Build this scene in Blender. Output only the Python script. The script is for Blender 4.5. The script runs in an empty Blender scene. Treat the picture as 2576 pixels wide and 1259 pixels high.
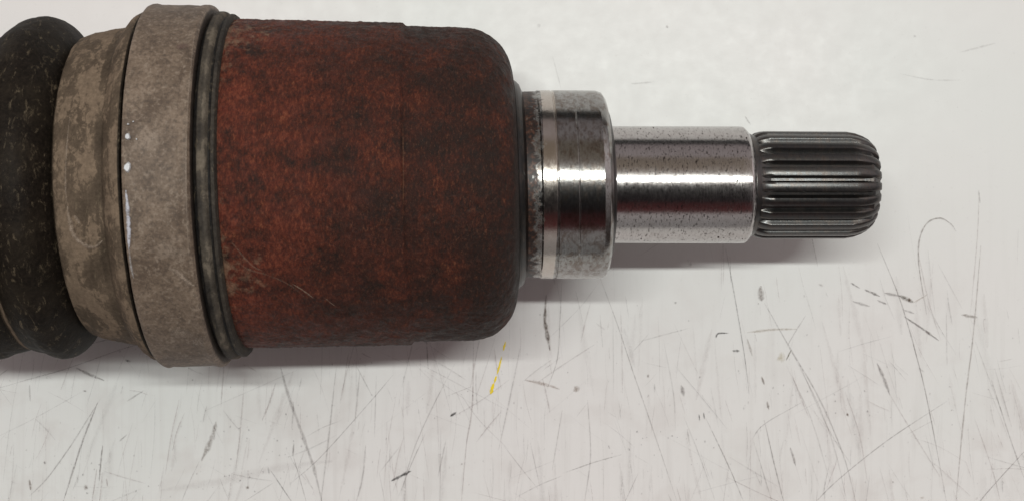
import bpy, bmesh, math, random
from mathutils import Vector, noise
random.seed(7)
P = 1e-4                       # all lengths below are written in tenths of a millimetre
R_ = math.radians
C = bpy.context.scene.collection

# ------------------------------------------------------------------ camera
H0 = 423                       # height of the joint's axis above the bench (at X = 0)
CAMZ = (3600 + H0) * P
cd = bpy.data.cameras.new("camera"); cam = bpy.data.objects.new("camera", cd); C.objects.link(cam)
cam.location = (0, 0, CAMZ); cam.rotation_euler = (0, 0, 0)
cd.sensor_width = 36; cd.lens = 36 * 3600 / 2575
cd.clip_start = 0.02; cd.clip_end = 50
cd.dof.use_dof = True; cd.dof.focus_distance = 3560 * P; cd.dof.aperture_fstop = 34
bpy.context.scene.camera = cam
sc = bpy.context.scene
sc.view_settings.view_transform = 'Standard'; sc.view_settings.look = 'None'
sc.view_settings.exposure = 0; sc.view_settings.gamma = 1; sc.view_settings.use_curve_mapping = False
sc.cycles.transparent_max_bounces = 24

# ------------------------------------------------------------------ node helpers
class NT:
    def __init__(s, tree): s.t = tree; s.n = tree.nodes; s.l = tree.links; s.n.clear()
    def new(s, kind, **kw):
        nd = s.n.new(kind)
        for k, v in kw.items():
            if k.startswith('i_'):
                nd.inputs[k[2:].replace('_', ' ')].default_value = v
            else: setattr(nd, k, v)
        return nd
    def link(s, a, b): s.l.new(a, b)
    def math(s, op, a, b=None, c=None, clamp=False):
        m = s.n.new('ShaderNodeMath'); m.operation = op; m.use_clamp = clamp
        for i, v in enumerate((a, b, c)):
            if v is None: continue
            if isinstance(v, (int, float)): m.inputs[i].default_value = v
            else: s.l.new(v, m.inputs[i])
        return m.outputs[0]
    def mix(s, fac, a, b, blend='MIX'):
        m = s.n.new('ShaderNodeMix'); m.data_type = 'RGBA'; m.blend_type = blend
        for sock, v in ((m.inputs[0], fac), (m.inputs[6], a), (m.inputs[7], b)):
            if isinstance(v, (int, float)): sock.default_value = v
            elif isinstance(v, tuple): sock.default_value = v + (1,) if len(v) == 3 else v
            else: s.l.new(v, sock)
        return m.outputs[2]
    def ramp(s, fac, stops, interp='LINEAR'):
        r = s.n.new('ShaderNodeValToRGB'); r.color_ramp.interpolation = interp
        e = r.color_ramp.elements
        while len(e) < len(stops): e.new(0.5)
        for el, (p, c) in zip(e, stops):
            el.position = p; el.color = (c, c, c, 1) if isinstance(c, (int, float)) else tuple(c) + (1,)
        s.l.new(fac, r.inputs[0]); return r.outputs[0]
    def noise(s, vec, scale, detail=4, rough=.55, dist=0, out=0):
        n = s.n.new('ShaderNodeTexNoise'); n.inputs['Scale'].default_value = scale
        n.inputs['Detail'].default_value = detail; n.inputs['Roughness'].default_value = rough
        n.inputs['Distortion'].default_value = dist
        s.l.new(vec, n.inputs['Vector']); return n.outputs[out]
    def mapping(s, vec, scale=(1, 1, 1), rot=(0, 0, 0), loc=(0, 0, 0)):
        m = s.n.new('ShaderNodeMapping'); m.inputs['Scale'].default_value = scale
        m.inputs['Rotation'].default_value = rot; m.inputs['Location'].default_value = loc
        s.l.new(vec, m.inputs['Vector']); return m.outputs[0]

# ------------------------------------------------------------------ world: the workshop's ambient light
w = bpy.data.worlds.new("World"); sc.world = w; w.use_nodes = True
t = NT(w.node_tree)
tc = t.new('ShaderNodeTexCoord'); sx = t.new('ShaderNodeSeparateXYZ'); t.link(tc.outputs['Generated'], sx.inputs[0])
ang = t.math('ARCTAN2', sx.outputs[1], sx.outputs[2])            # 0 = up, + = behind the bench, - = bench front
a01 = t.math('MULTIPLY_ADD', ang, 1 / (2 * math.pi), 0.5)
def A01(deg): return 0.5 + deg / 360
room = t.ramp(a01, [(A01(-120), (.30, .28, .28)), (A01(-84), (.55, .52, .51)), (A01(-64), (.72, .66, .65)),
                    (A01(-56), (.16, .05, .05)), (A01(-40), (.10, .035, .035)), (A01(-34), (.025, .02, .022)), (A01(-4), (.04, .035, .035)),
                    (A01(4), (.30, .12, .08)), (A01(12), (.55, .42, .38)), (A01(34), (.42, .34, .27)), (A01(50), (.40, .33, .27)),
                    (A01(56), (.60, .53, .53)), (A01(80), (.52, .45, .45)), (A01(86), (.06, .06, .06)), (A01(112), (.10, .10, .10))], 'EASE')
plain = t.ramp(a01, [(A01(-100), (.12, .10, .10)), (A01(-60), (.22, .19, .19)), (A01(-22), (.55, .49, .49)), (A01(8), (1.25, 1.10, 1.10)), (A01(35), (1.70, 1.50, 1.49)), (A01(70), (1.00, .90, .89)), (A01(100), (.2, .2, .2))])
side = t.ramp(t.math('ABSOLUTE', sx.outputs[0]), [(.30, 0), (.62, 1)], 'EASE')
amb = t.mix(side, room, plain)
bg = t.new('ShaderNodeBackground'); t.link(amb, bg.inputs[0]); bg.inputs[1].default_value = 0.52
wo = t.new('ShaderNodeOutputWorld'); t.link(bg.outputs[0], wo.inputs[0])

# ------------------------------------------------------------------ lamps
def area(name, loc, target, sxx, syy, power, col):
    l = bpy.data.lights.new(name, 'AREA'); l.shape = 'RECTANGLE'; l.size = sxx; l.size_y = syy
    l.energy = power; l.color = col
    o = bpy.data.objects.new(name, l); C.objects.link(o); o.location = loc
    d = Vector(target) - Vector(loc); o.rotation_euler = d.to_track_quat('-Z', 'Y').to_euler()
    return o
TA = R_(8.5)
area("tube_lamp", (0.02, .0165 + 1.5 * math.sin(TA), 1.5 * math.cos(TA)), (0.02, .0165, 0), 1.05, .034, 15.6, (.955, 1.0, .955))

# ------------------------------------------------------------------ object helpers
def link(name, me, mat=None, parent=None):
    o = bpy.data.objects.new(name, me); C.objects.link(o)
    if mat: me.materials.append(mat)
    if parent: o.parent = parent
    return o

OBL = .026                     # the rings stand a touch oblique to the axis
def fillet(pts, seg=5):
    """pts: (x, r, radius) -> list of (x, r)"""
    out = [(pts[0][0], pts[0][1])]
    for i in range(1, len(pts) - 1):
        p = Vector(pts[i][:2]); a = Vector(pts[i-1][:2]); b = Vector(pts[i+1][:2]); rad = pts[i][2]
        if rad <= 0: out.append(tuple(p)); continue
        u = (a - p).normalized(); v = (b - p).normalized()
        th = u.angle(v); d = min(rad / math.tan(th / 2), (a-p).length * .49, (b-p).length * .49)
        q0 = p + u * d; q1 = p + v * d
        for k in range(seg + 1):
            s = k / seg
            out.append(tuple(q0 * (1-s)**2 + p * 2*s*(1-s) + q1 * s*s))
    out.append((pts[-1][0], pts[-1][1])); return out

def resample(pr, step):
    out = [pr[0]]
    for a, b in zip(pr, pr[1:]):
        L = math.hypot(b[0]-a[0], b[1]-a[1]); n = max(1, int(math.ceil(L / step)))
        for k in range(1, n+1): out.append((a[0]+(b[0]-a[0])*k/n, a[1]+(b[1]-a[1])*k/n))
    return out

def lathe(name, prof, mat, parent, nseg=256, disp=None, warp=None, dust=None, angle=28):
    verts = []; faces = []; dv = []
    for (x, r) in prof:
        for j in range(nseg):
            ph = 2*math.pi*j/nseg
            cy, cz = math.cos(ph), math.sin(ph)
            rr = r; xx = x
            if disp: rr = r + disp(x, r, cy, cz)
            y, z = rr*cy, rr*cz
            if warp: xx, y, z = warp(xx, y, z)
            xx -= OBL*y
            verts.append((xx*P, y*P, z*P)); dv.append(dust(x, r, cy, cz) if dust else 0.0)
    for i in range(len(prof)-1):
        for j in range(nseg):
            k = (j+1) % nseg
            faces.append((i*nseg+j, i*nseg+k, (i+1)*nseg+k, (i+1)*nseg+j))
    n = len(prof)
    if prof[0][1] > 1: faces.append(tuple(reversed(range(nseg))))
    if prof[-1][1] > 1: faces.append(tuple((n-1)*nseg+j for j in range(nseg)))
    me = bpy.data.meshes.new(name); me.from_pydata(verts, [], faces)
    bm = bmesh.new(); bm.from_mesh(me); bmesh.ops.recalc_face_normals(bm, faces=bm.faces); bm.to_mesh(me); bm.free()
    at = me.attributes.new("dust", 'FLOAT', 'POINT'); at.data.foreach_set('value', dv)
    me.polygons.foreach_set('use_smooth', [True]*len(me.polygons))
    me.set_sharp_from_angle(angle=R_(angle))
    return link(name, me, mat, parent)

def fbm(v, o=3): return noise.fractal(v, 1.0, 2.0, o)

# ------------------------------------------------------------------ materials
def mat(name):
    m = bpy.data.materials.new(name); m.use_nodes = True; t = NT(m.node_tree)
    out = t.new('ShaderNodeOutputMaterial'); b = t.new('ShaderNodeBsdfPrincipled'); t.link(b.outputs[0], out.inputs[0])
    tc = t.new('ShaderNodeTexCoord'); return m, t, b, tc.outputs['Object']
def setv(t, b, name, v):
    s = b.inputs[name]
    if isinstance(v, (int, float)): s.default_value = v
    elif isinstance(v, tuple): s.default_value = v + (1,)
    else: t.link(v, s)
def bump(t, b, h, strength, dist):
    n = t.new('ShaderNodeBump'); n.inputs['Strength'].default_value = strength; n.inputs['Distance'].default_value = dist
    t.link(h, n.inputs['Height']); t.link(n.outputs[0], b.inputs['Normal'])

# rusty cast housing
M_rust, t, b, co = mat("rusted_iron")
sep = t.new('ShaderNodeSeparateXYZ'); t.link(co, sep.inputs[0])
big = t.noise(co, 95, 4, .6, .4); med = t.noise(t.mapping(co, loc=(3, 1, 2)), 330, 5, .65, .5)
grain = t.noise(t.mapping(co, (1.7, .75, .75), (0, 0, R_(-28))), 820, 4, .8)
fine = t.noise(t.mapping(co, (1.8, .8, .8), (0, 0, R_(-28)), (7, 5, 1)), 1700, 4, .85)
mixn = t.math('ADD', t.math('ADD', t.math('MULTIPLY', med, .30), t.math('MULTIPLY', big, .18)), t.math('MULTIPLY', grain, .52))
c1 = t.ramp(mixn, [(.39, (.013, .0080, .0065)), (.45, (.034, .0125, .0085)), (.51, (.056, .0150, .0090)), (.57, (.088, .0215, .0115)), (.64, (.14, .047, .022)), (.71, (.25, .12, .07))])
xg = t.ramp(t.math('MULTIPLY_ADD', sep.outputs[0], 1/.0800, .95), [(.10, 1), (.28, .62), (.55, .22), (.9, .0)])
dark = t.ramp(t.math('ADD', big, t.math('MULTIPLY', xg, .34)), [(.48, 1), (.70, 0)])
c2 = t.mix(t.math('MULTIPLY', dark, .70), c1, (.016, .010, .008))
spk = t.ramp(grain, [(.58, 0), (.70, 1)])
c3 = t.mix(t.math('MULTIPLY', spk, .38), c2, (.20, .085, .045))
c3 = t.mix(t.math('MULTIPLY', t.ramp(fine, [(.39, 1), (.49, 0)]), .72), c3, (.014, .010, .009))
c3 = t.mix(t.math('MULTIPLY', t.ramp(fine, [(.57, 0), (.69, 1)]), .38), c3, (.22, .12, .075))
or_ = t.math('MULTIPLY', t.ramp(t.noise(t.mapping(co, loc=(1, 9, 4)), 150, 6, .72, .3), [(.38, 0), (.62, 1)]), xg)
c4 = t.mix(t.math('MULTIPLY', or_, .50), c3, t.mix(t.ramp(grain, [(.42, 0), (.6, 1)]), (.16, .028, .017), (.32, .078, .042)))
du = t.new('ShaderNodeAttribute', attribute_name='dust')
dn = t.ramp(t.math('ADD', t.noise(co, 420, 5, .7), t.math('MULTIPLY_ADD', du.outputs['Fac'], .5, -.25)), [(.52, 0), (.72, 1)])
c5 = t.mix(t.math('MULTIPLY', dn, .6), c4, (.26, .17, .11))
hedge = t.ramp(t.math('MULTIPLY_ADD', sep.outputs[0], 1/.0030, .3), [(.0, 0), (.5, 1)])     # bare dark steel at the machined end
c6 = t.mix(t.math('MULTIPLY', hedge, .85), c5, (.035, .032, .030))
setv(t, b, 'Base Color', c6); setv(t, b, 'Roughness', t.ramp(med, [(.35, .48), (.65, .75)])); setv(t, b, 'Specular IOR Level', .20)
hh = t.math('ADD', t.math('MULTIPLY', med, .9), t.math('ADD', t.math('MULTIPLY', grain, .55), t.math('MULTIPLY', fine, .35)))
bump(t, b, hh, 1.0, 6*P)

# rubber + road dust: 'dust' attribute drives cover
def rubber(name, cover, tan=(.170, .124, .089), black=(.0085, .0062, .0045)):
    m, t, b, co = mat(name)
    du = t.new('ShaderNodeAttribute', attribute_name='dust')
    n1 = t.noise(co, 130, 5, .62, .5); n2 = t.noise(t.mapping(co, (1.5, .8, .8), (0, 0, R_(-30))), 520, 5, .7, .4); n3 = t.noise(co, 1150, 3, .75)
    s = t.math('ADD', t.math('MULTIPLY', n1, .45), t.math('MULTIPLY', n2, .55))
    s = t.math('ADD', s, t.math('MULTIPLY_ADD', du.outputs['Fac'], .60, cover - .30))
    f = t.ramp(s, [(.49, 0), (.58, 1)])
    f = t.math('MAXIMUM', f, t.math('MULTIPLY', du.outputs['Fac'], 1.0, clamp=True))
    tanv = t.mix(t.ramp(n2, [(.35, 0), (.65, 1)]), tan, (tan[0]*1.35, tan[1]*1.35, tan[2]*1.33))
    tanv = t.mix(t.ramp(n3, [(.4, .35), (.6, 0)]), tanv, (tan[0]*.4, tan[1]*.4, tan[2]*.4))
    blk = t.mix(t.ramp(n3, [(.42, 0), (.7, 1)]), black, tuple(v*2.3 for v in black))
    tk = t.noise(t.mapping(co, (1.5, .55, .55), (0, 0, R_(-25)), (4, 4, 0)), 520, 6, .8, .6)
    blk = t.mix(t.math('MULTIPLY', t.ramp(tk, [(.56, 0), (.68, 1)]), .75), blk, (.16, .125, .082))
    blk = t.mix(t.math('MULTIPLY', t.ramp(n1, [(.45, 0), (.7, 1)]), .3), blk, (.040, .030, .020))
    c = t.mix(f, blk, tanv)
    setv(t, b, 'Base Color', c); setv(t, b, 'Roughness', t.ramp(f, [(0, .62), (1, .9)])); setv(t, b, 'Specular IOR Level', .10)
    bump(t, b, t.math('ADD', t.math('MULTIPLY', n2, .7), t.math('MULTIPLY', n3, .4)), .6, 3*P)
    return m
M_boot = rubber("dusty_black_rubber", 0.0)
M_lip = rubber("grey_dusted_rubber", 0.0, (.125, .104, .082), (.012, .011, .011))

M_clamp, t, b, co = mat("mud_coated_band")
n1 = t.noise(co, 120, 5, .6, .3); n2 = t.noise(t.mapping(co, (1.2, .8, .8), (0, 0, R_(-30))), 420, 5, .7, .5); n3 = t.noise(co, 1150, 3, .75)
c = t.ramp(n1, [(.38, (.112, .078, .056)), (.5, (.156, .112, .081)), (.62, (.205, .150, .110))])
c = t.mix(t.ramp(n2, [(.36, .55), (.46, 0)]), c, (.072, .052, .040))
c = t.mix(t.ramp(n2, [(.56, 0), (.66, .65)]), c, (.28, .22, .17))
pat = t.ramp(t.noise(t.mapping(co, loc=(5, 2, 8)), 62, 4, .55, .8), [(.60, 0), (.66, 1)])
c = t.mix(t.math('MULTIPLY', pat, .45), c, (.29, .225, .175))
c = t.mix(t.ramp(n3, [(.40, .5), (.48, 0)]), c, (.065, .048, .038))
c = t.mix(t.ramp(n3, [(.55, 0), (.64, .45)]), c, (.30, .24, .19))
du = t.new('ShaderNodeAttribute', attribute_name='dust')
c = t.mix(du.outputs['Fac'], c, (.020, .016, .015))  # on the band this attribute turns the side flanks near-black
setv(t, b, 'Base Color', c); setv(t, b, 'Roughness', .62); setv(t, b, 'Specular IOR Level', .35)
bump(t, b, t.math('ADD', t.math('MULTIPLY', n2, .6), t.math('MULTIPLY', n3, .5)), .55, 3*P)

def steel(name, base, rough, stain, crust=False, pit=.5, bs=.5):
    m, t, b, co = mat(name)
    sep = t.new('ShaderNodeSeparateXYZ'); t.link(co, sep.inputs[0])
    ring = t.noise(t.mapping(co, (9000, 40, 40)), 1, 3, .6)
    tick = t.noise(t.mapping(co, (3600, 700, 700)), 1, 3, .7)
    blot = t.noise(t.mapping(co, (1.3, .8, .8)), 520, 6, .75, .4); pits = t.noise(t.mapping(co, (1.6, .7, .7)), 1300, 3, .7)
    c = t.mix(t.ramp(ring, [(.35, 0), (.65, 1)]), tuple(v*.88 for v in base), base)
    c = t.mix(t.math('MULTIPLY', t.ramp(blot, [(.46, 0), (.60, 1)]), stain), c, (.155, .115, .090))
    pf = t.math('MULTIPLY', t.ramp(pits, [(.36, 1), (.43, 0)]), pit)
    c = t.mix(pf, c, (.03, .02, .018))
    met = t.math('SUBTRACT', 1.0, t.math('MULTIPLY', pf, .05))
    rg = t.math('ADD', t.math('MULTIPLY', t.ramp(blot, [(.4, 0), (.7, 1)]), .07), t.math('MULTIPLY_ADD', tick, .12, rough - .05))
    if crust:
        band = t.math('MULTIPLY', t.math('GREATER_THAN', sep.outputs[0], .0067), t.math('LESS_THAN', sep.outputs[0], .0100))
        c = t.mix(t.math('MULTIPLY', band, .7), c, (.66, .60, .54))
        cn = t.noise(t.mapping(co, loc=(2, 2, 2)), 420, 5, .7, .6)
        cf = t.ramp(t.math('ADD', cn, t.math('MULTIPLY_ADD', sep.outputs[0], -1/.0090, .61)), [(.41, 0), (.60, 1)])
        cc = t.ramp(t.noise(co, 900, 4, .7), [(.38, (.008, .006, .006)), (.52, (.030, .015, .011)), (.60, (.09, .035, .02)), (.66, (.06, .05, .04)), (.74, (.28, .25, .21))])
        c = t.mix(cf, c, cc); met = t.math('MULTIPLY', met, t.math('MULTIPLY_ADD', cf, -.85, 1.0))
        rg = t.math('ADD', rg, t.math('MULTIPLY', cf, .3))
    setv(t, b, 'Base Color', c); setv(t, b, 'Metallic', met); setv(t, b, 'Roughness', rg)
    bump(t, b, t.math('ADD', t.math('ADD', t.math('MULTIPLY', tick, .5), t.math('MULTIPLY', ring, .25)), t.math('MULTIPLY', pits, .4)), bs, .9*P)
    return m
M_collar = steel("machined_steel_collar", (.36, .36, .35), .13, .7, True, .4)
M_shaft = steel("polished_steel_shaft", (.56, .54, .53), .13, .14, False, .8)  # heavier pitting also stands for dark reflections broken up on the shaft
M_spline = steel("oily_dark_steel", (.105, .105, .105), .30, .35, False, .3)
M_neck = steel("dark_turned_steel", (.05, .05, .05), .34, .3, False, .3)

# bench laminate
M_bench, t, b, co = mat("worn_white_laminate")
n1 = t.noise(co, 7, 2, .5); n2 = t.noise(t.mapping(co, (420, 22, 1), (0, 0, R_(5))), 1, 5, .65, .3)
n2b = t.noise(t.mapping(co, (300, 16, 1), (0, 0, R_(-10))), 1, 5, .65, .3); n3 = t.noise(co, 700, 4, .7); n4 = t.noise(co, 55, 4, .6, .4)
c = t.mix(t.ramp(n1, [(.35, 0), (.65, 1)]), (.730, .738, .722), (.775, .738, .732))  # green and pink casts of the light, mottled into the laminate colour
sep = t.new('ShaderNodeSeparateXYZ'); t.link(co, sep.inputs[0])
wear = t.ramp(t.math('MULTIPLY_ADD', sep.outputs[1], -1/.09, .40), [(0, .06), (.45, .35), (1, 1)])     # the front of the bench is the more used half
st = t.math('MAXIMUM', t.ramp(n2, [(.52, 0), (.72, 1)]), t.ramp(n2b, [(.54, 0), (.74, 1)]))
c = t.mix(t.math('MULTIPLY', t.math('MULTIPLY', st, wear), .15), c, (.40, .36, .34))
c = t.mix(t.math('MULTIPLY', t.math('MULTIPLY', t.ramp(n4, [(.52, 0), (.75, 1)]), wear), .30), c, (.52, .45, .43))
c = t.mix(t.math('MULTIPLY', t.ramp(n3, [(.62, 0), (.78, 1)]), .22), c, (.40, .36, .34))
setv(t, b, 'Base Color', c); setv(t, b, 'Roughness', t.ramp(t.noise(co, 160, 5, .7), [(.3, .26), (.7, .40)])); setv(t, b, 'Specular IOR Level', .2)
bump(t, b, t.math('ADD', n2, t.math('MULTIPLY', n3, .5)), .12, .6*P)

# marks lying on surfaces: colour + cover from attributes, broken up by noise
M_mark, t, b, co = mat("grime_mark")
ca = t.new('ShaderNodeAttribute', attribute_name='tint'); aa = t.new('ShaderNodeAttribute', attribute_name='cover')
uv = t.new('ShaderNodeUVMap', uv_map='UVMap'); su = t.new('ShaderNodeSeparateXYZ'); t.link(uv.outputs[0], su.inputs[0])
v2 = t.math('ABSOLUTE', su.outputs[1]); edge = t.math('SUBTRACT', 1.0, t.math('POWER', v2, 1.6), clamp=True)
br = t.noise(co, 1600, 4, .75); br2 = t.noise(t.mapping(co, (2.2, .7, 1)), 500, 4, .7)
k = t.ramp(t.math('ADD', t.math('MULTIPLY', br, .6), t.math('MULTIPLY', br2, .4)), [(.38, .12), (.60, 1)])
al = t.math('MULTIPLY', t.math('MULTIPLY', edge, k), aa.outputs['Fac'], clamp=True)
setv(t, b, 'Base Color', ca.outputs['Color']); setv(t, b, 'Alpha', al); setv(t, b, 'Roughness', .5); setv(t, b, 'Specular IOR Level', .3)

# ------------------------------------------------------------------ bench
me = bpy.data.meshes.new("bench_top")
bm = bmesh.new()
bmesh.ops.create_cube(bm, size=1)
for v in bm.verts: v.co = Vector((v.co.x*1.6, v.co.y*.9, v.co.z*.03 - .015))
bmesh.ops.bevel(bm, geom=bm.edges[:], offset=.002, segments=2, affect='EDGES')
bm.to_mesh(me); bm.free()
bench = link("bench_top", me, M_bench); bench['kind'] = 'structure'
bench['label'] = "white laminate bench top covered in scratches and grime marks"

# ------------------------------------------------------------------ marks on the bench
KT = (3600 + H0) / 3600.0
def S(x, y): return ((x - 1287.5) * KT, (629.5 - y) * KT)         # survey of the bench: overview sheet
def A(x, y): return S(x / 2.034, 823.3 + y / 2.034)               # front-left sheet
def B(x, y): return S(1266.6 + x / 1.9688, 633.3 + y / 1.9688)    # front-right sheet
def T(x, y): return S(1203.3 + x / 1.878, y / 1.878)              # back-right sheet
zc = [0.12]
def catmull(pts, n=6):
    if len(pts) < 3: return [tuple(Vector(pts[0]).lerp(Vector(pts[1]), k/n)) for k in range(n+1)]
    q = [Vector(p) for p in pts]; q = [q[0]*2-q[1]] + q + [q[-1]*2-q[-2]]; out = []
    for i in range(1, len(q)-2):
        for k in range(n):
            s = k/n; a, b_, c_, d = q[i-1], q[i], q[i+1], q[i+2]
            out.append(tuple(0.5*((2*b_)+(-a+c_)*s+(2*a-5*b_+4*c_-d)*s*s+(-a+3*b_-3*c_+d)*s**3)))
    out.append(tuple(q[-2])); return out
def ribbon_data(pts, wd, jag=.25, taper=True):
    """strip of quads along pts (tenths of mm) -> verts (x,y), uv"""
    p = catmull(pts); V = []; U = []
    n = len(p); L = 0
    for i in range(n):
        a = Vector(p[max(0, i-1)]); c_ = Vector(p[min(n-1, i+1)]); d = (c_-a).normalized() if (c_-a).length > 0 else Vector((1, 0))
        nrm = Vector((-d.y, d.x)); s = i/(n-1)
        ww = wd*.5*(1+random.uniform(-jag, jag))*((.25+.75*min(1, 4*s, 4*(1-s))) if taper else 1)
        q = Vector(p[i]) + nrm*random.uniform(-jag, jag)*wd*.15
        if i: L += (Vector(p[i])-Vector(p[i-1])).length
        for v in (-1, 0, 1):
            V.append(tuple(q + nrm*ww*v)); U.append((L/20, v))
    F = []
    for i in range(n-1):
        for k in (0, 1): F.append((i*3+k, i*3+k+1, (i+1)*3+k+1, (i+1)*3+k))
    return V, U, F
def blob_data(c, rx, ry, rot, n=14):
    V = [c]; U = [(0, 0)]; F = []
    for i in range(n):
        a = 2*math.pi*i/n; q = random.uniform(.7, 1.15)
        x, y = rx*q*math.cos(a), ry*q*math.sin(a)
        V.append((c[0]+x*math.cos(rot)-y*math.sin(rot), c[1]+x*math.sin(rot)+y*math.cos(rot))); U.append((0, 1))
    for i in range(n): F.append((0, 1+i, 1+(i+1) % n))
    return V, U, F
def mark_mesh(name, items, place=None):
    """items: (V,U,F,tint,cover)"""
    Vs = []; Us = []; Fs = []; tn = []; cv = []
    for V, U, F, tint, cover in items:
        o = len(Vs); z = zc[0]; zc[0] += .012 if not place else 0
        if place: Vs += [place(*v) for v in V]
        else: Vs += [(v[0]*P, v[1]*P, z*P) for v in V]
        Us += U; Fs += [tuple(o+k for k in f) for f in F]; tn += [tint]*len(V); cv += [cover]*len(V)
    me = bpy.data.meshes.new(name); me.from_pydata(Vs, [], Fs)
    ul = me.uv_layers.new(name='UVMap')
    for lp in me.loops: ul.data[lp.index].uv = Us[lp.vertex_index]
    a = me.attributes.new('tint', 'FLOAT_COLOR', 'POINT'); a.data.foreach_set('color', [c for q in tn for c in (*q, 1)])
    a = me.attributes.new('cover', 'FLOAT', 'POINT'); a.data.foreach_set('value', cv)
    return me
GREY = (.15, .12, .115); DARK = (.03, .025, .025); BRN = (.14, .085, .055); PINK = (.24, .15, .14); TANC = (.30, .20, .10)
def scratch(pts, wd, cover, tint=GREY, name='scratch', jag=.25):
    return link(name, mark_mesh(name, [(*ribbon_data(pts, wd*1.15, jag), tint, (cover*.95 if cover < 2 else cover))]), M_mark, bench)
def smudge(c, rx, ry, rot, cover, tint=BRN, name='smudge'):
    return link(name, mark_mesh(name, [(*blob_data(c, rx, ry, R_(rot)), tint, cover)]), M_mark, bench)

LA = [([(-40, 318), (140, 265), (350, 205), (620, 110), (800, 60)], 2.4, .5), ([(390, 205), (450, 235), (535, 270)], 8, .6),
      ([(-20, 255), (40, 212)], 4, .4), ([(-20, 560), (180, 460), (430, 320)], 2, .3), ([(150, 290), (155, 375)], 5, .4),
      ([(515, 360), (440, 480), (350, 620), (240, 770), (150, 860)], 4.5, .42), ([(500, 380), (430, 560), (370, 740), (320, 900)], 5.5, .6),
      ([(525, 600), (515, 690), (508, 780)], 5, .7), ([(495, 720), (470, 900)], 4, .45, PINK), ([(650, 375), (735, 320)], 5, .4),
      ([(610, 580), (650, 545)], 4, .55), ([(1105, 480), (1085, 560), (1030, 680)], 15, .55, (.20, .15, .125)), ([(1020, 680), (960, 810), (925, 900)], 3, .35),
      ([(1145, 200), (1130, 400)], 5, .35, PINK), ([(1410, 280), (1375, 390), (1340, 475)], 6, .4, PINK), ([(1435, 200), (1470, 330), (1530, 500), (1600, 700), (1650, 900)], 10, .42, (.17, .14, .135)),
      ([(1503, 590), (1498, 655)], 6, .6), ([(1500, 655), (1570, 900)], 2.2, .55), ([(1385, 730), (1500, 900)], 2.6, .7, DARK),
      ([(1720, 200), (1690, 480), (1665, 700), (1640, 900)], 5, .35), ([(1840, 230), (1815, 480)], 5, .3), ([(2325, 185), (2200, 430), (2110, 640), (2050, 860)], 3, .42),
      ([(1560, 560), (1650, 510), (1750, 470)], 2.5, .3), ([(2010, 240), (1900, 370), (1640, 660), (1480, 800)], 2.6, .45), ([(1400, 790), (1230, 900)], 2, .4),
      ([(2422, 30), (2415, 400), (2385, 600), (2360, 900)], 4, .45, PINK), ([(2180, 40), (2190, 210)], 3, .6), ([(1820, 190), (1900, 340)], 3, .42),  # second stroke: a thin shadow next to the housing, drawn as a mark
      ([(1870, 600), (1855, 760), (1820, 900)], 6, .35), ([(2175, 540), (2120, 660), (2090, 730), (2040, 860)], 2.4, .55),
      ([(2000, 783), (2050, 757), (2103, 731)], 8, 1.1, (.02, .018, .018)), ([(1940, 740), (2050, 600)], 2, .45), ([(1940, 740), (1970, 900)], 2, .35),
      ([(2140, 180), (2350, 290), (2600, 425)], 2, .32), ([(2600, 620), (2450, 470), (2350, 330)], 2, .32), ([(2303, 452), (2334, 430)], 8, 1.2, DARK),
      ([(820, 830), (1100, 790), (1400, 720), (1700, 680)], 26, .10, PINK), ([(1250, 260), (1230, 520), (1205, 730)], 4, .32, PINK),
      ([(150, 775), (158, 828)], 8, .8, BRN), ([(395, 750), (398, 792)], 5, .5), ([(545, 770), (550, 810)], 5, .5, PINK), ([(1925, 240), (1915, 560)], 3, .28), ([(2255, 510), (2250, 900)], 3, .25)]
for q in LA: scratch([A(*p) for p in q[0]], q[1], q[2], *(q[3:] or (GREY,)))
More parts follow.
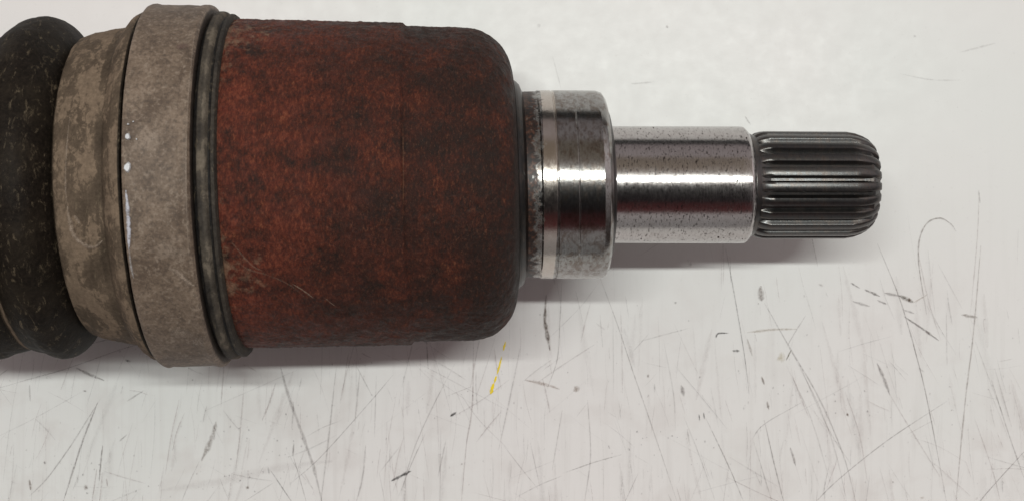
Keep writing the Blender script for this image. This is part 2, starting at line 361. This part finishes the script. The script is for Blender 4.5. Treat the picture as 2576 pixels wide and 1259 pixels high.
LB = [([(210, 212), (204, 330), (214, 400), (230, 485)], 11, .95, (.12, .075, .05)), ([(287, 150), (278, 350), (265, 530), (215, 675)], 2.6, .55),
      ([(478, 130), (560, 350), (650, 620), (740, 880), (860, 1240)], 2.6, .55), ([(1098, -20), (1140, 200), (1190, 500), (1215, 700)], 2.6, .65, DARK),
      ([(1850, -40), (1960, 230), (2040, 500), (2100, 750), (2195, 1250)], 3.2, .7), ([(2362, -30), (2325, 400), (2280, 780), (2238, 1250)], 5, .45, (.18, .12, .09)),
      ([(2045, -30), (2100, 230), (2165, 440)], 3, .35, PINK), ([(1272, 168), (1276, 242)], 19, .62, (.2, .15, .13)),
      ([(1718, 152), (1762, 178)], 5, .7), ([(1785, 185), (1862, 218)], 7, .85), ([(1885, 203), (1962, 216)], 8, .6), ([(1958, 215), (2028, 247)], 12, .8, (.11, .085, .06)),
      ([(2025, 252), (2100, 208)], 4, .45, TANC), ([(1848, 238), (1897, 257)], 7, .6), ([(1728, 244), (1812, 268)], 8, .42), ([(1983, 288), (2032, 302)], 6, .5),
      ([(1982, 318), (2060, 370), (2155, 438)], 6.5, .8), ([(2265, 310), (2345, 323)], 10, .6, (.17, .12, .09)),
      ([(1050, 424), (1063, 402), (1112, 400)], 5, 1.0, DARK), ([(1132, 488), (1168, 488)], 7, .9, DARK), ([(1205, 398), (1320, 384), (1450, 380)], 7, .4, TANC),
      ([(1398, 535), (1424, 482)], 4, .9, (.10, .08, .03)), ([(1400, 470), (1440, 400), (1495, 312)], 3, .35), ([(1205, 428), (1232, 515)], 7, .45, (.25, .2, .16)),
      ([(105, 632), (210, 655), (278, 677)], 9, .45, (.26, .15, .10)), ([(878, 658), (892, 712)], 11, .6), ([(967, 802), (970, 832)], 3.5, 1.1, DARK), ([(989, 793), (994, 824)], 4, 1.1, DARK),
      ([(1276, 615), (1290, 655)], 6, .75, BRN), ([(1303, 738), (1312, 778)], 7, .6, BRN), ([(1290, 250), (1420, 480), (1560, 720), (1680, 1000), (1745, 1240)], 4.5, .4),
      ([(1420, 480), (1560, 760), (1640, 980), (1700, 1240)], 3.5, .32), ([(1400, 560), (1520, 820), (1620, 1150)], 3, .28), ([(1450, 520), (1600, 860), (1720, 1050)], 3, .28),
      ([(1290, 830), (1340, 1050), (1390, 1250)], 4, .65), ([(1000, 820), (1110, 1050), (1195, 1250)], 2.6, .6), ([(1848, 548), (1880, 620), (1912, 705)], 9, .6),
      ([(1912, 705), (2010, 870), (2160, 1110)], 4, .3, PINK), ([(1480, 740), (1290, 850), (1225, 930)], 2.2, .5), ([(1235, 930), (1330, 1240)], 2.4, .45),
      ([(2195, 735), (1900, 930), (1650, 1130), (1530, 1250)], 3, .5), ([(2600, 960), (2400, 1180), (2340, 1260)], 3.2, .55), ([(2415, 635), (2500, 900), (2580, 1130)], 3.5, .5),
      ([(1418, 965), (1432, 1010), (1445, 1055)], 7, .6), ([(60, 1212), (180, 1150), (290, 1105)], 2.4, .4), ([(295, 1092), (460, 1035), (585, 1000)], 2.6, .5),
      ([(0, 955), (80, 1060), (170, 1170)], 2.2, .42), ([(415, 730), (430, 1000), (400, 1240)], 4, .35), ([(290, 780), (240, 1080)], 3, .35), ([(1612, 1045), (1580, 1200)], 3, .35),
      ([(890, 810), (970, 1010), (1050, 1240)], 3, .3), ([(2190, 290), (2195, 560)], 3, .3), ([(470, 150), (380, 270), (220, 430)], 2.2, .28), ([(540, 290), (545, 700)], 3, .2),
      ([(1690, 690), (1760, 900), (1800, 1130)], 4, .3, PINK), ([(2330, 820), (2420, 1080), (2460, 1240)], 3, .35, PINK), ([(660, 445), (780, 412), (920, 375)], 3, .25), ([(790, 430), (840, 700), (850, 880)], 3, .25),
      ([(2150, 60), (2270, 280)], 3, .25), ([(2330, 430), (2400, 620), (2470, 800)], 2.6, .3), ([(1120, 20), (1124, 150)], 2.5, .4), ([(600, 1235), (665, 1095)], 2.4, .45)]
for q in LB: scratch([B(*p) for p in q[0]], q[1], q[2], *(q[3:] or (GREY,)))
scratch([S(2330, 790), S(2315, 700), S(2309, 640), S(2315, 590), S(2335, 558), S(2365, 549), S(2390, 563), S(2404, 582)], 4.5, .6, (.15, .10, .08))
scratch([S(2462, 478), S(2457, 600), S(2440, 790)], 3, .35, PINK)
scratch([T(1258, 550), T(1285, 590)], 5, .45); scratch([T(720, 398), T(830, 388)], 5, .22); scratch([T(1990, 350), T(2140, 378), T(2280, 380)], 3, .22)
scratch([T(350, 270), T(390, 420)], 4, .18); scratch([T(2270, 250), T(2440, 205)], 6, .16); scratch([T(2360, 900), T(2368, 960)], 4, .45)
YEL = (.90, .66, .0)
for pts, wd, cv in (([(1271, 858), (1266, 880)], 6, 2.2), ([(1262, 895), (1256, 918), (1250, 940)], 5, 3.0), ([(1248, 944), (1243, 962)], 5, 3.0), ([(1242, 962), (1238, 974), (1234, 990)], 9, 4.0)):
    scratch([S(*p) for p in pts], wd, cv, YEL, 'paint_mark', .35)
for c, rx, ry, rot, cv, tint in ((B(360, 678), 11, 12, 0, .65, (.24, .15, .10)), (B(1375, 520), 13, 17, -30, .42, (.42, .33, .12)), (B(2008, 236), 7, 8, 0, .8, BRN),
                                 (A(435, 322), 7, 3, -5, .8, GREY), (A(655, 168), 10, 4.5, -15, .9, DARK), (A(440, 815), 7, 9, 0, .6, BRN), (A(230, 690), 4, 6, 10, .8, GREY),
                                 (A(1265, 815), 7, 6, 0, .8, BRN), (B(850, 250), 6, 4, 0, .6, GREY), (B(714, 612), 4, 6, 0, .6, BRN), (B(925, 60), 5, 8, 0, .4, BRN),
                                 (B(1702, 803), 4, 6, 30, .9, BRN), (S(1677, 68), 5, 5, 0, .55, GREY), (S(2095, 413), 4, 4, 0, .5, GREY), (B(1570, 163), 9, 4, -20, .5, BRN), (B(2070, 1215), 8, 5, 0, .4, TANC),
                                 (S(1355, 65), 7, 7, 0, .2, GREY), (S(2300, 92), 5, 5, 0, .25, GREY)):
    smudge(c, rx, ry, rot, cv, tint)
# specks and hairline scratches nobody could count
items = []
for k in range(520):
    x = random.uniform(-60, 2640); y = random.choice([random.uniform(700, 1300), random.uniform(800, 1300), random.uniform(900, 1300), random.uniform(-40, 1300)])
    r = random.choice([.8, 1.0, 1.2, 1.6, 2.2, 3.0]); e = random.uniform(1, 2.2); top = y < 650
    items.append((*blob_data(S(x, y), r, r*e, random.uniform(-.6, .6), 8), random.choice([DARK, GREY, GREY, BRN]), random.uniform(.3, .8)*(.45 if top else 1)*(.6 if r > 2 else 1)))
for cx, cy, sp, n in ((700, 1110, 60, 26), (200, 1210, 70, 14), (590, 1190, 70, 16), (1650, 1110, 60, 14), (1080, 1000, 40, 8), (2130, 1010, 60, 12), (1970, 985, 40, 10)):
    for k in range(n):
        r = random.choice([1.2, 1.8, 2.4])
        items.append((*blob_data(S(random.gauss(cx, sp), random.gauss(cy, sp*.45)), r, r*random.uniform(1, 1.8), random.uniform(-.5, .5), 8), DARK, random.uniform(.5, 1)))
sp = link('speck', mark_mesh('speck', items), M_mark, bench); sp['kind'] = 'stuff'
items = []
for k in range(560):
    x = random.uniform(-60, 2640); y = random.choice([random.uniform(760, 1300), random.uniform(900, 1300), random.uniform(600, 1300)])
    a = random.gauss(-14 + 28*(x/2575), 11) if random.random() < .8 else random.gauss(60 if random.random() < .6 else -55, 16)
    L = abs(random.gauss(60, 75)) + 14; dx, dy = math.sin(R_(a))*L, math.cos(R_(a))*L
    p0, p2 = S(x-dx/2, y-dy/2), S(x+dx/2, y+dy/2); m = ((p0[0]+p2[0])/2+random.gauss(0, L*.02), (p0[1]+p2[1])/2+random.gauss(0, L*.02))
    items.append((*ribbon_data([p0, m, p2], random.choice([1.3, 1.6, 2.0, 2.6, 4.5])), random.choice([GREY, GREY, PINK, PINK, DARK]), random.uniform(.13, .46)))
for k in range(70):
    x = random.uniform(-60, 2640); y = random.uniform(700, 1280); L = random.uniform(60, 260); a = random.gauss(-12 + 24*(x/2575), 7)
    dx, dy = math.sin(R_(a))*L/2, math.cos(R_(a))*L/2
    items.append((*ribbon_data([S(x-dx, y-dy), S(x, y), S(x+dx, y+dy)], random.uniform(7, 20), .4), random.choice([GREY, PINK, PINK]), random.uniform(.06, .15)))
sp = link('hairline_scratch', mark_mesh('hairline_scratch', items), M_mark, bench); sp['kind'] = 'stuff'

# ------------------------------------------------------------------ the drive shaft joint
joint = bpy.data.objects.new("drive_shaft_joint", None); C.objects.link(joint)
joint['label'] = "rusty drive shaft joint with dusty black rubber boot and splined steel end on white bench"
joint['category'] = "car part"
TILT = R_(2.0)
joint.location = (0, 165*P, 0)
axis_z = H0 * P
def fix(o, extra_rot=(0, 0, 0)):
    o.location = (0, 0, axis_z); o.rotation_euler = (extra_rot[0], TILT + extra_rot[1], extra_rot[2]); return o

# rubber boot: bellows lobes, collar and the lip left of the clamp
def lobe(xa, ra, xm, rm, xb, rb, n=14):
    out = []
    for k in range(n+1):
        s = k/n; x = xa+(xb-xa)*s
        if x <= xm: u = (x-xm)/(xm-xa); rr = ra+(rm-ra)*(1-abs(u)**2.2)
        else: u = (x-xm)/(xb-xm); rr = rb+(rm-rb)*(1-abs(u)**2.2)
        out.append((x, rr))
    return out
bp = lobe(-1620, 330, -1520, 425, -1420, 345) + lobe(-1420, 345, -1322, 422, -1224, 345)[1:] + lobe(-1224, 345, -1122, 421, -1046, 345, 22)[1:]
bp += fillet([(-1046, 345, 0), (-1040, 366, 10), (-1005, 380, 14), (-960, 388, 20), (-926, 392, 4), (-900, 424, 8), (-884, 432, 6), (-876, 430, 3), (-874, 405, 3), (-858, 402, 0)], 4)[1:]
bp = resample(bp, 6)
def bwarp(x, y, z):
    s = min(1, max(0, (-1046 - x)/97)); far = max(0, (-1046 - x)/194)
    return x - y*.064*far, y - 7 - 5*s, z
def bdisp(x, r, cy, cz):
    d = 2.2*fbm(Vector((x/60, cy*6, cz*6))) + .8*fbm(Vector((x/14, cy*26, cz*26)))
    if x < -1122 and r < 410: d += max(0, -cy)**3 * (410-r) * .8          # boot squeezed shut on its lower side
    return d
def bdust(x, r, cy, cz):
    if x < -1046:
        crease = math.exp(-((x+1216)/8)**2)*1.1*(1 if cy < -.2 else .2)
        return -.14 + crease
    n = noise.noise(Vector((x/45, cy*5+3, cz*5)))
    v = .60 + .30*n
    if -1005 < x < -960: v -= .05
    if x > -940 and x < -920: v -= .15
    if x > -880: v = -.5
    return v
boot = fix(lathe("boot", bp, M_boot, joint, 300, bdisp, bwarp, bdust))
boot['label'] = "black bellows of the rubber boot with a tan dusty collar"

# clamp band
def cdisp(x, r, cy, cz): return 1.6*fbm(Vector((x/70, cy*5, cz*5+9))) + .7*fbm(Vector((x/12, cy*34, cz*34)))
cp = resample(fillet([(-866, 404, 0), (-869, 446, 4), (-860, 449, 4), (-850, 446, 8), (-750, 445, 8), (-735, 448, 4), (-727, 447, 4), (-722, 440, 3), (-720, 404, 0)], 4), 6)
def cflank(x, r, cy, cz):
    return .75 if r < 436 else 0.0  # side flanks of the band, mixed towards near-black
clamp = fix(lathe("clamp_band", cp, M_clamp, joint, 300, cdisp, lambda x, y, z: (x, y - 6, z), cflank), (0, 0, 0))
# white paint chips left on the band
def on_cyl(R):
    def f(x, y):     # x along the axis, y = arc length from the line facing the camera (+ = bench front)
        a = y/R; return (x*P, -R*math.sin(a)*P, R*math.cos(a)*P)
    return f
M_chip, t, b, co = mat("flaked_white_paint")
setv(t, b, 'Base Color', t.mix(t.noise(co, 2500, 2), (.42, .42, .44), (.72, .72, .74))); setv(t, b, 'Roughness', .4)
def chip(x, y, rx, ry, parent, R=450.5, h=2.5, m=None, name='paint_chip'):
    n = 9; V = []; F = []
    g = on_cyl(R-3); g2 = on_cyl(R+h)
    ring = [(rx*random.uniform(.65, 1.2)*math.cos(2*math.pi*i/n), ry*random.uniform(.65, 1.2)*math.sin(2*math.pi*i/n)) for i in range(n)]
    V = [g(x+a, y+c_) for a, c_ in ring] + [g2(x+a*.75, y+c_*.75) for a, c_ in ring]
    F = [(i, (i+1) % n, n+(i+1) % n, n+i) for i in range(n)] + [tuple(range(n, 2*n))]
    me = bpy.data.meshes.new(name); me.from_pydata(V, [], F)
    return link(name, me, m or M_chip, parent)
for x, y, rx, ry in ((-856, -84, 7, 8), (-855, -16, 8, 11), (-845, -118, 2, 2.5), (-856, -112, 2.5, 2.5),
                     (-836, -78, 1.5, 2)):
    chip(x, y, rx, ry, clamp)

def band_marks(items):
    for k, (kind, arg, tint, cover) in enumerate(items):
        me = mark_mesh('mud_patch', [(*(blob_data(*arg) if kind == 'b' else ribbon_data(*arg)), tint, cover)], on_cyl(452.5 + k*.15))
        o = link('mud_patch', me, M_mark, clamp); o.location.y = -6*P
MUD = (.30, .235, .185)
band_marks([('b', ((-765, 165), 22, 17, .1), MUD, .95), ('b', ((-742, 172), 12, 20, .3), MUD, .9), ('r', ([(-775, 205), (-755, 215), (-735, 240), (-722, 250)], 17), MUD, 1.1),
          ('b', ((-765, 395), 34, 26, .4), MUD, .7), ('b', ((-735, 430), 18, 30, .2), MUD, .6), ('r', ([(-800, 180), (-796, 192)], 9), MUD, .8), ('b', ((-756, -330), 20, 16, 0), (.14, .085, .075), .7),
          ('r', ([(-857, 28), (-855, 60), (-854, 95), (-855, 130), (-857, 160)], 10), (.50, .50, .56), 1.6), ('r', ([(-857, 150), (-856, 200), (-853, 230)], 6), (.4, .38, .38), .8),  # first pale streak is flaked paint along the band's left edge
          ('r', ([(-738, -400), (-732, -300), (-729, -180), (-727, 0), (-727, 200)], 4), MUD, .7)])  # highlight along the band's right rim, painted in together with dust
for k, (pts, wd, cv) in enumerate((([(-1000, 60), (-997, 90), (-990, 125), (-965, 150), (-945, 152), (-928, 138)], 12, 1.0), ([(-985, 80), (-975, 100)], 10, .7), ([(-1000, -150), (-1003, 0), (-1000, 60)], 4, .5))):
    o = link('mud_patch', mark_mesh('mud_patch', [(*ribbon_data(pts, wd), MUD, cv)], on_cyl(396 + k*.3)), M_mark, boot); o.location.y = -8*P

# boot end bead right of the clamp: dusty rubber lip with a thin rim
def ddisp(x, r, cy, cz): return 1.2*fbm(Vector((x/40, cy*8, cz*8+2)))
def ddust(x, r, cy, cz):
    n = noise.noise(Vector((x/30, cy*9+1, cz*9)))
    v = .56 + .5*n if x > -700 else .36 + .5*n
    if -686 < x < -680: v = -.4
    if x >= -680: v = .25 + .2*n
    if x < -710: v = -.35
    return v
ep = resample(fillet([(-722, 398, 0), (-718, 418, 5), (-708, 430, 8), (-692, 430, 8), (-686, 419, 3), (-682, 419, 2), (-679, 424, 2), (-672, 423, 3), (-668, 410, 3), (-667, 396, 0)], 4), 4)
lip = fix(lathe("boot_lip", ep, M_lip, joint, 300, ddisp, lambda x, y, z: (x, y - 5, z), ddust)); lip['label'] = "black rubber lip patched with grey dust"

# rusty housing
hp = fillet([(-700, 360, 0), (-676, 403, 3), (-660, 407, 6), (-262, 400, 4), (-254, 392, 6), (-112, 389, 0)], 12)
hp += [(-112 + 119*math.sin(k/24*math.pi/2), 258 + 131*math.cos(k/24*math.pi/2)**.92) for k in range(1, 25)] + [(9, 240), (16, 226)]
hp = resample(hp, 4.5)
def hdisp(x, r, cy, cz):
    k = 1.0 if x < 0 else .4
    return k*(1.5*fbm(Vector((x/42, cy*9, cz*9)), 3) + 1.7*fbm(Vector((x/10, cy*40, cz*40)), 3))
def hdust(x, r, cy, cz):
    # tan dirt: beside the boot lip and in a smear on the lower left
    d = math.exp(-max(0, x+665)/26)*.45
    a = math.atan2(-cy, cz)*400                      # arc length towards the bench front
    d += math.exp(-((x+610)/70)**2 - ((a-230)/90)**2)*.55
    d += math.exp(-((x+610)/90)**2 - ((a+400)/120)**2)*.55
    return min(1, d)
housing = fix(lathe("housing", hp, M_rust, joint, 420, hdisp, None, hdust, 40)); housing['label'] = "rust-covered cup-shaped housing"
def rust_scratch(pts, wd, cover, tint=(.36, .27, .20), R=405):
    me = mark_mesh('scratch', [(*ribbon_data(pts, wd), tint, cover)], on_cyl(R + 3.2))
    link('scratch', me, M_mark, housing)
rust_scratch([(-655, 175), (-610, 215), (-560, 235), (-515, 262), (-480, 305)], 5, .22)
rust_scratch([(-640, 150), (-600, 205), (-575, 222)], 5, .3)
rust_scratch([(-512, 256), (-488, 276), (-466, 300)], 4.5, .6)
rust_scratch([(-440, 300), (-415, 330)], 3, .6); rust_scratch([(-258, -120), (-256, 0), (-258, 100)], 3, .35, (.3, .13, .06), 400)

# machined collar
kp = fillet([(10, 236, 0), (17, 232, 2), (62, 233, 0), (66, 236, 1), (99, 236, .8), (100.5, 233.5, .5), (102.5, 233.5, .5), (104, 236, .8), (150, 236, .5), (151, 235.2, .3), (152.5, 235.2, .3), (153.5, 236, .5), (212, 235.5, 6), (226, 231, 8), (234, 218, 3), (238, 150, 4), (240, 140, 0)], 3)
collar = fix(lathe("collar", resample(kp, 12), M_collar, joint, 360, None, None, None, 24))
np_ = fillet([(8, 262, 0), (14, 258, 3), (22, 250, 3), (27, 238, 3), (30, 230, 0)], 3)
fix(lathe("shoulder_ring", np_, M_neck, joint, 256, None, None, None, 30))
wp = fillet([(236, 200, 0), (243, 186, 4), (248, 160, 4), (250, 140, 0)], 3)
fix(lathe("step_shoulder", wp, M_neck, joint, 200, None, None, None, 30))
# plain shaft
shp = fillet([(236, 150, 0), (241, 147, 2), (300, 147, 0), (560, 147.5, 0), (583, 147, 8), (592, 138, 3), (594, 120, 0)], 4)
shaft = fix(lathe("shaft", resample(shp, 20), M_shaft, joint, 256, None, None, None, 24))
# small nick in the shaft
M_nick, t, b, co = mat("bare_nick"); setv(t, b, 'Base Color', (.75, .74, .70)); setv(t, b, 'Metallic', .9); setv(t, b, 'Roughness', .35)
chip(545, -6, 3, 8, shaft, 148.5, 1.6, M_nick, 'nick')
M_pit, t, b, co = mat("dark_pit"); setv(t, b, 'Base Color', (.035, .018, .014)); setv(t, b, 'Roughness', .7)
chip(541, -3, 2.5, 5, shaft, 149.2, 1.2, M_pit, 'pit')
for q in range(34):
    chip(random.uniform(260, 585), random.uniform(-190, 190), random.uniform(.8, 1.8), random.uniform(1, 3.2), shaft, 147.6, .8, M_pit, 'pit')
chip(510, 166, 3.5, 3, shaft, 147.8, 1, M_pit, 'pit')

# splined end: core + one object per tooth
cpz = fillet([(590, 132, 0), (594, 133, 4), (606, 127, 6), (630, 121, 6), (700, 120, 0), (888, 119, 8), (907, 97, 4), (909, 40, 2), (906, 30, 2), (902, 0, 0)], 4)
spl = fix(lathe("spline", cpz, M_spline, joint, 200, None, None, None, 24)); spl['label'] = "dark oily splined end of the shaft"
def tooth_mesh():
    """trapezoid tooth along +x, crest at +z, with a sloped run-in at the shaft and a rounded outer end"""
    st = [(606, 126, .0), (614, 131, .5), (628, 134.5, 1), (640, 135.5, 1), (840, 135, 1), (862, 131.5, .97), (882, 124.5, .9), (896, 116.5, .8), (906, 107, .65), (910, 101, .5)]
    V = []; F = []
    pitch = 2*math.pi/22
    cross = [(-.48, 0), (-.42, .08), (-.31, .80), (-.26, .97), (-.13, 1.03), (0, 1.05), (.13, 1.03), (.26, .97), (.31, .80), (.42, .08), (.48, 0)]
    for x, rt, k in st:
        root = 119.2 if x > 640 else 125 - (x-606)*5.8/34
        if x > 880: root = 119 - (x-880)*.95
        if x > 905: root = 88
        rt = max(rt, root+.5)
        for u, h in cross:
            r = root - 1.0 + (rt-root+1.0)*h; a = u*pitch
            V.append((x*P, -r*math.sin(a)*P, r*math.cos(a)*P))
    m = len(cross)
    for i in range(len(st)-1):
        for j in range(m-1): F.append((i*m+j, (i+1)*m+j, (i+1)*m+j+1, i*m+j+1))
    F.append(tuple(range(m))); F.append(tuple(reversed([(len(st)-1)*m+j for j in range(m)])))
    me = bpy.data.meshes.new("tooth"); me.from_pydata(V, [], F)
    bm = bmesh.new(); bm.from_mesh(me); bmesh.ops.recalc_face_normals(bm, faces=bm.faces); bm.to_mesh(me); bm.free()
    me.polygons.foreach_set('use_smooth', [True]*len(me.polygons)); me.set_sharp_from_angle(angle=R_(40))
    return me
tm = tooth_mesh(); tm.materials.append(M_spline)
for k in range(22):
    o = bpy.data.objects.new("tooth", tm); C.objects.link(o); o.parent = spl
    o.rotation_euler = (2*math.pi*(k+.28)/22, 0, 0)
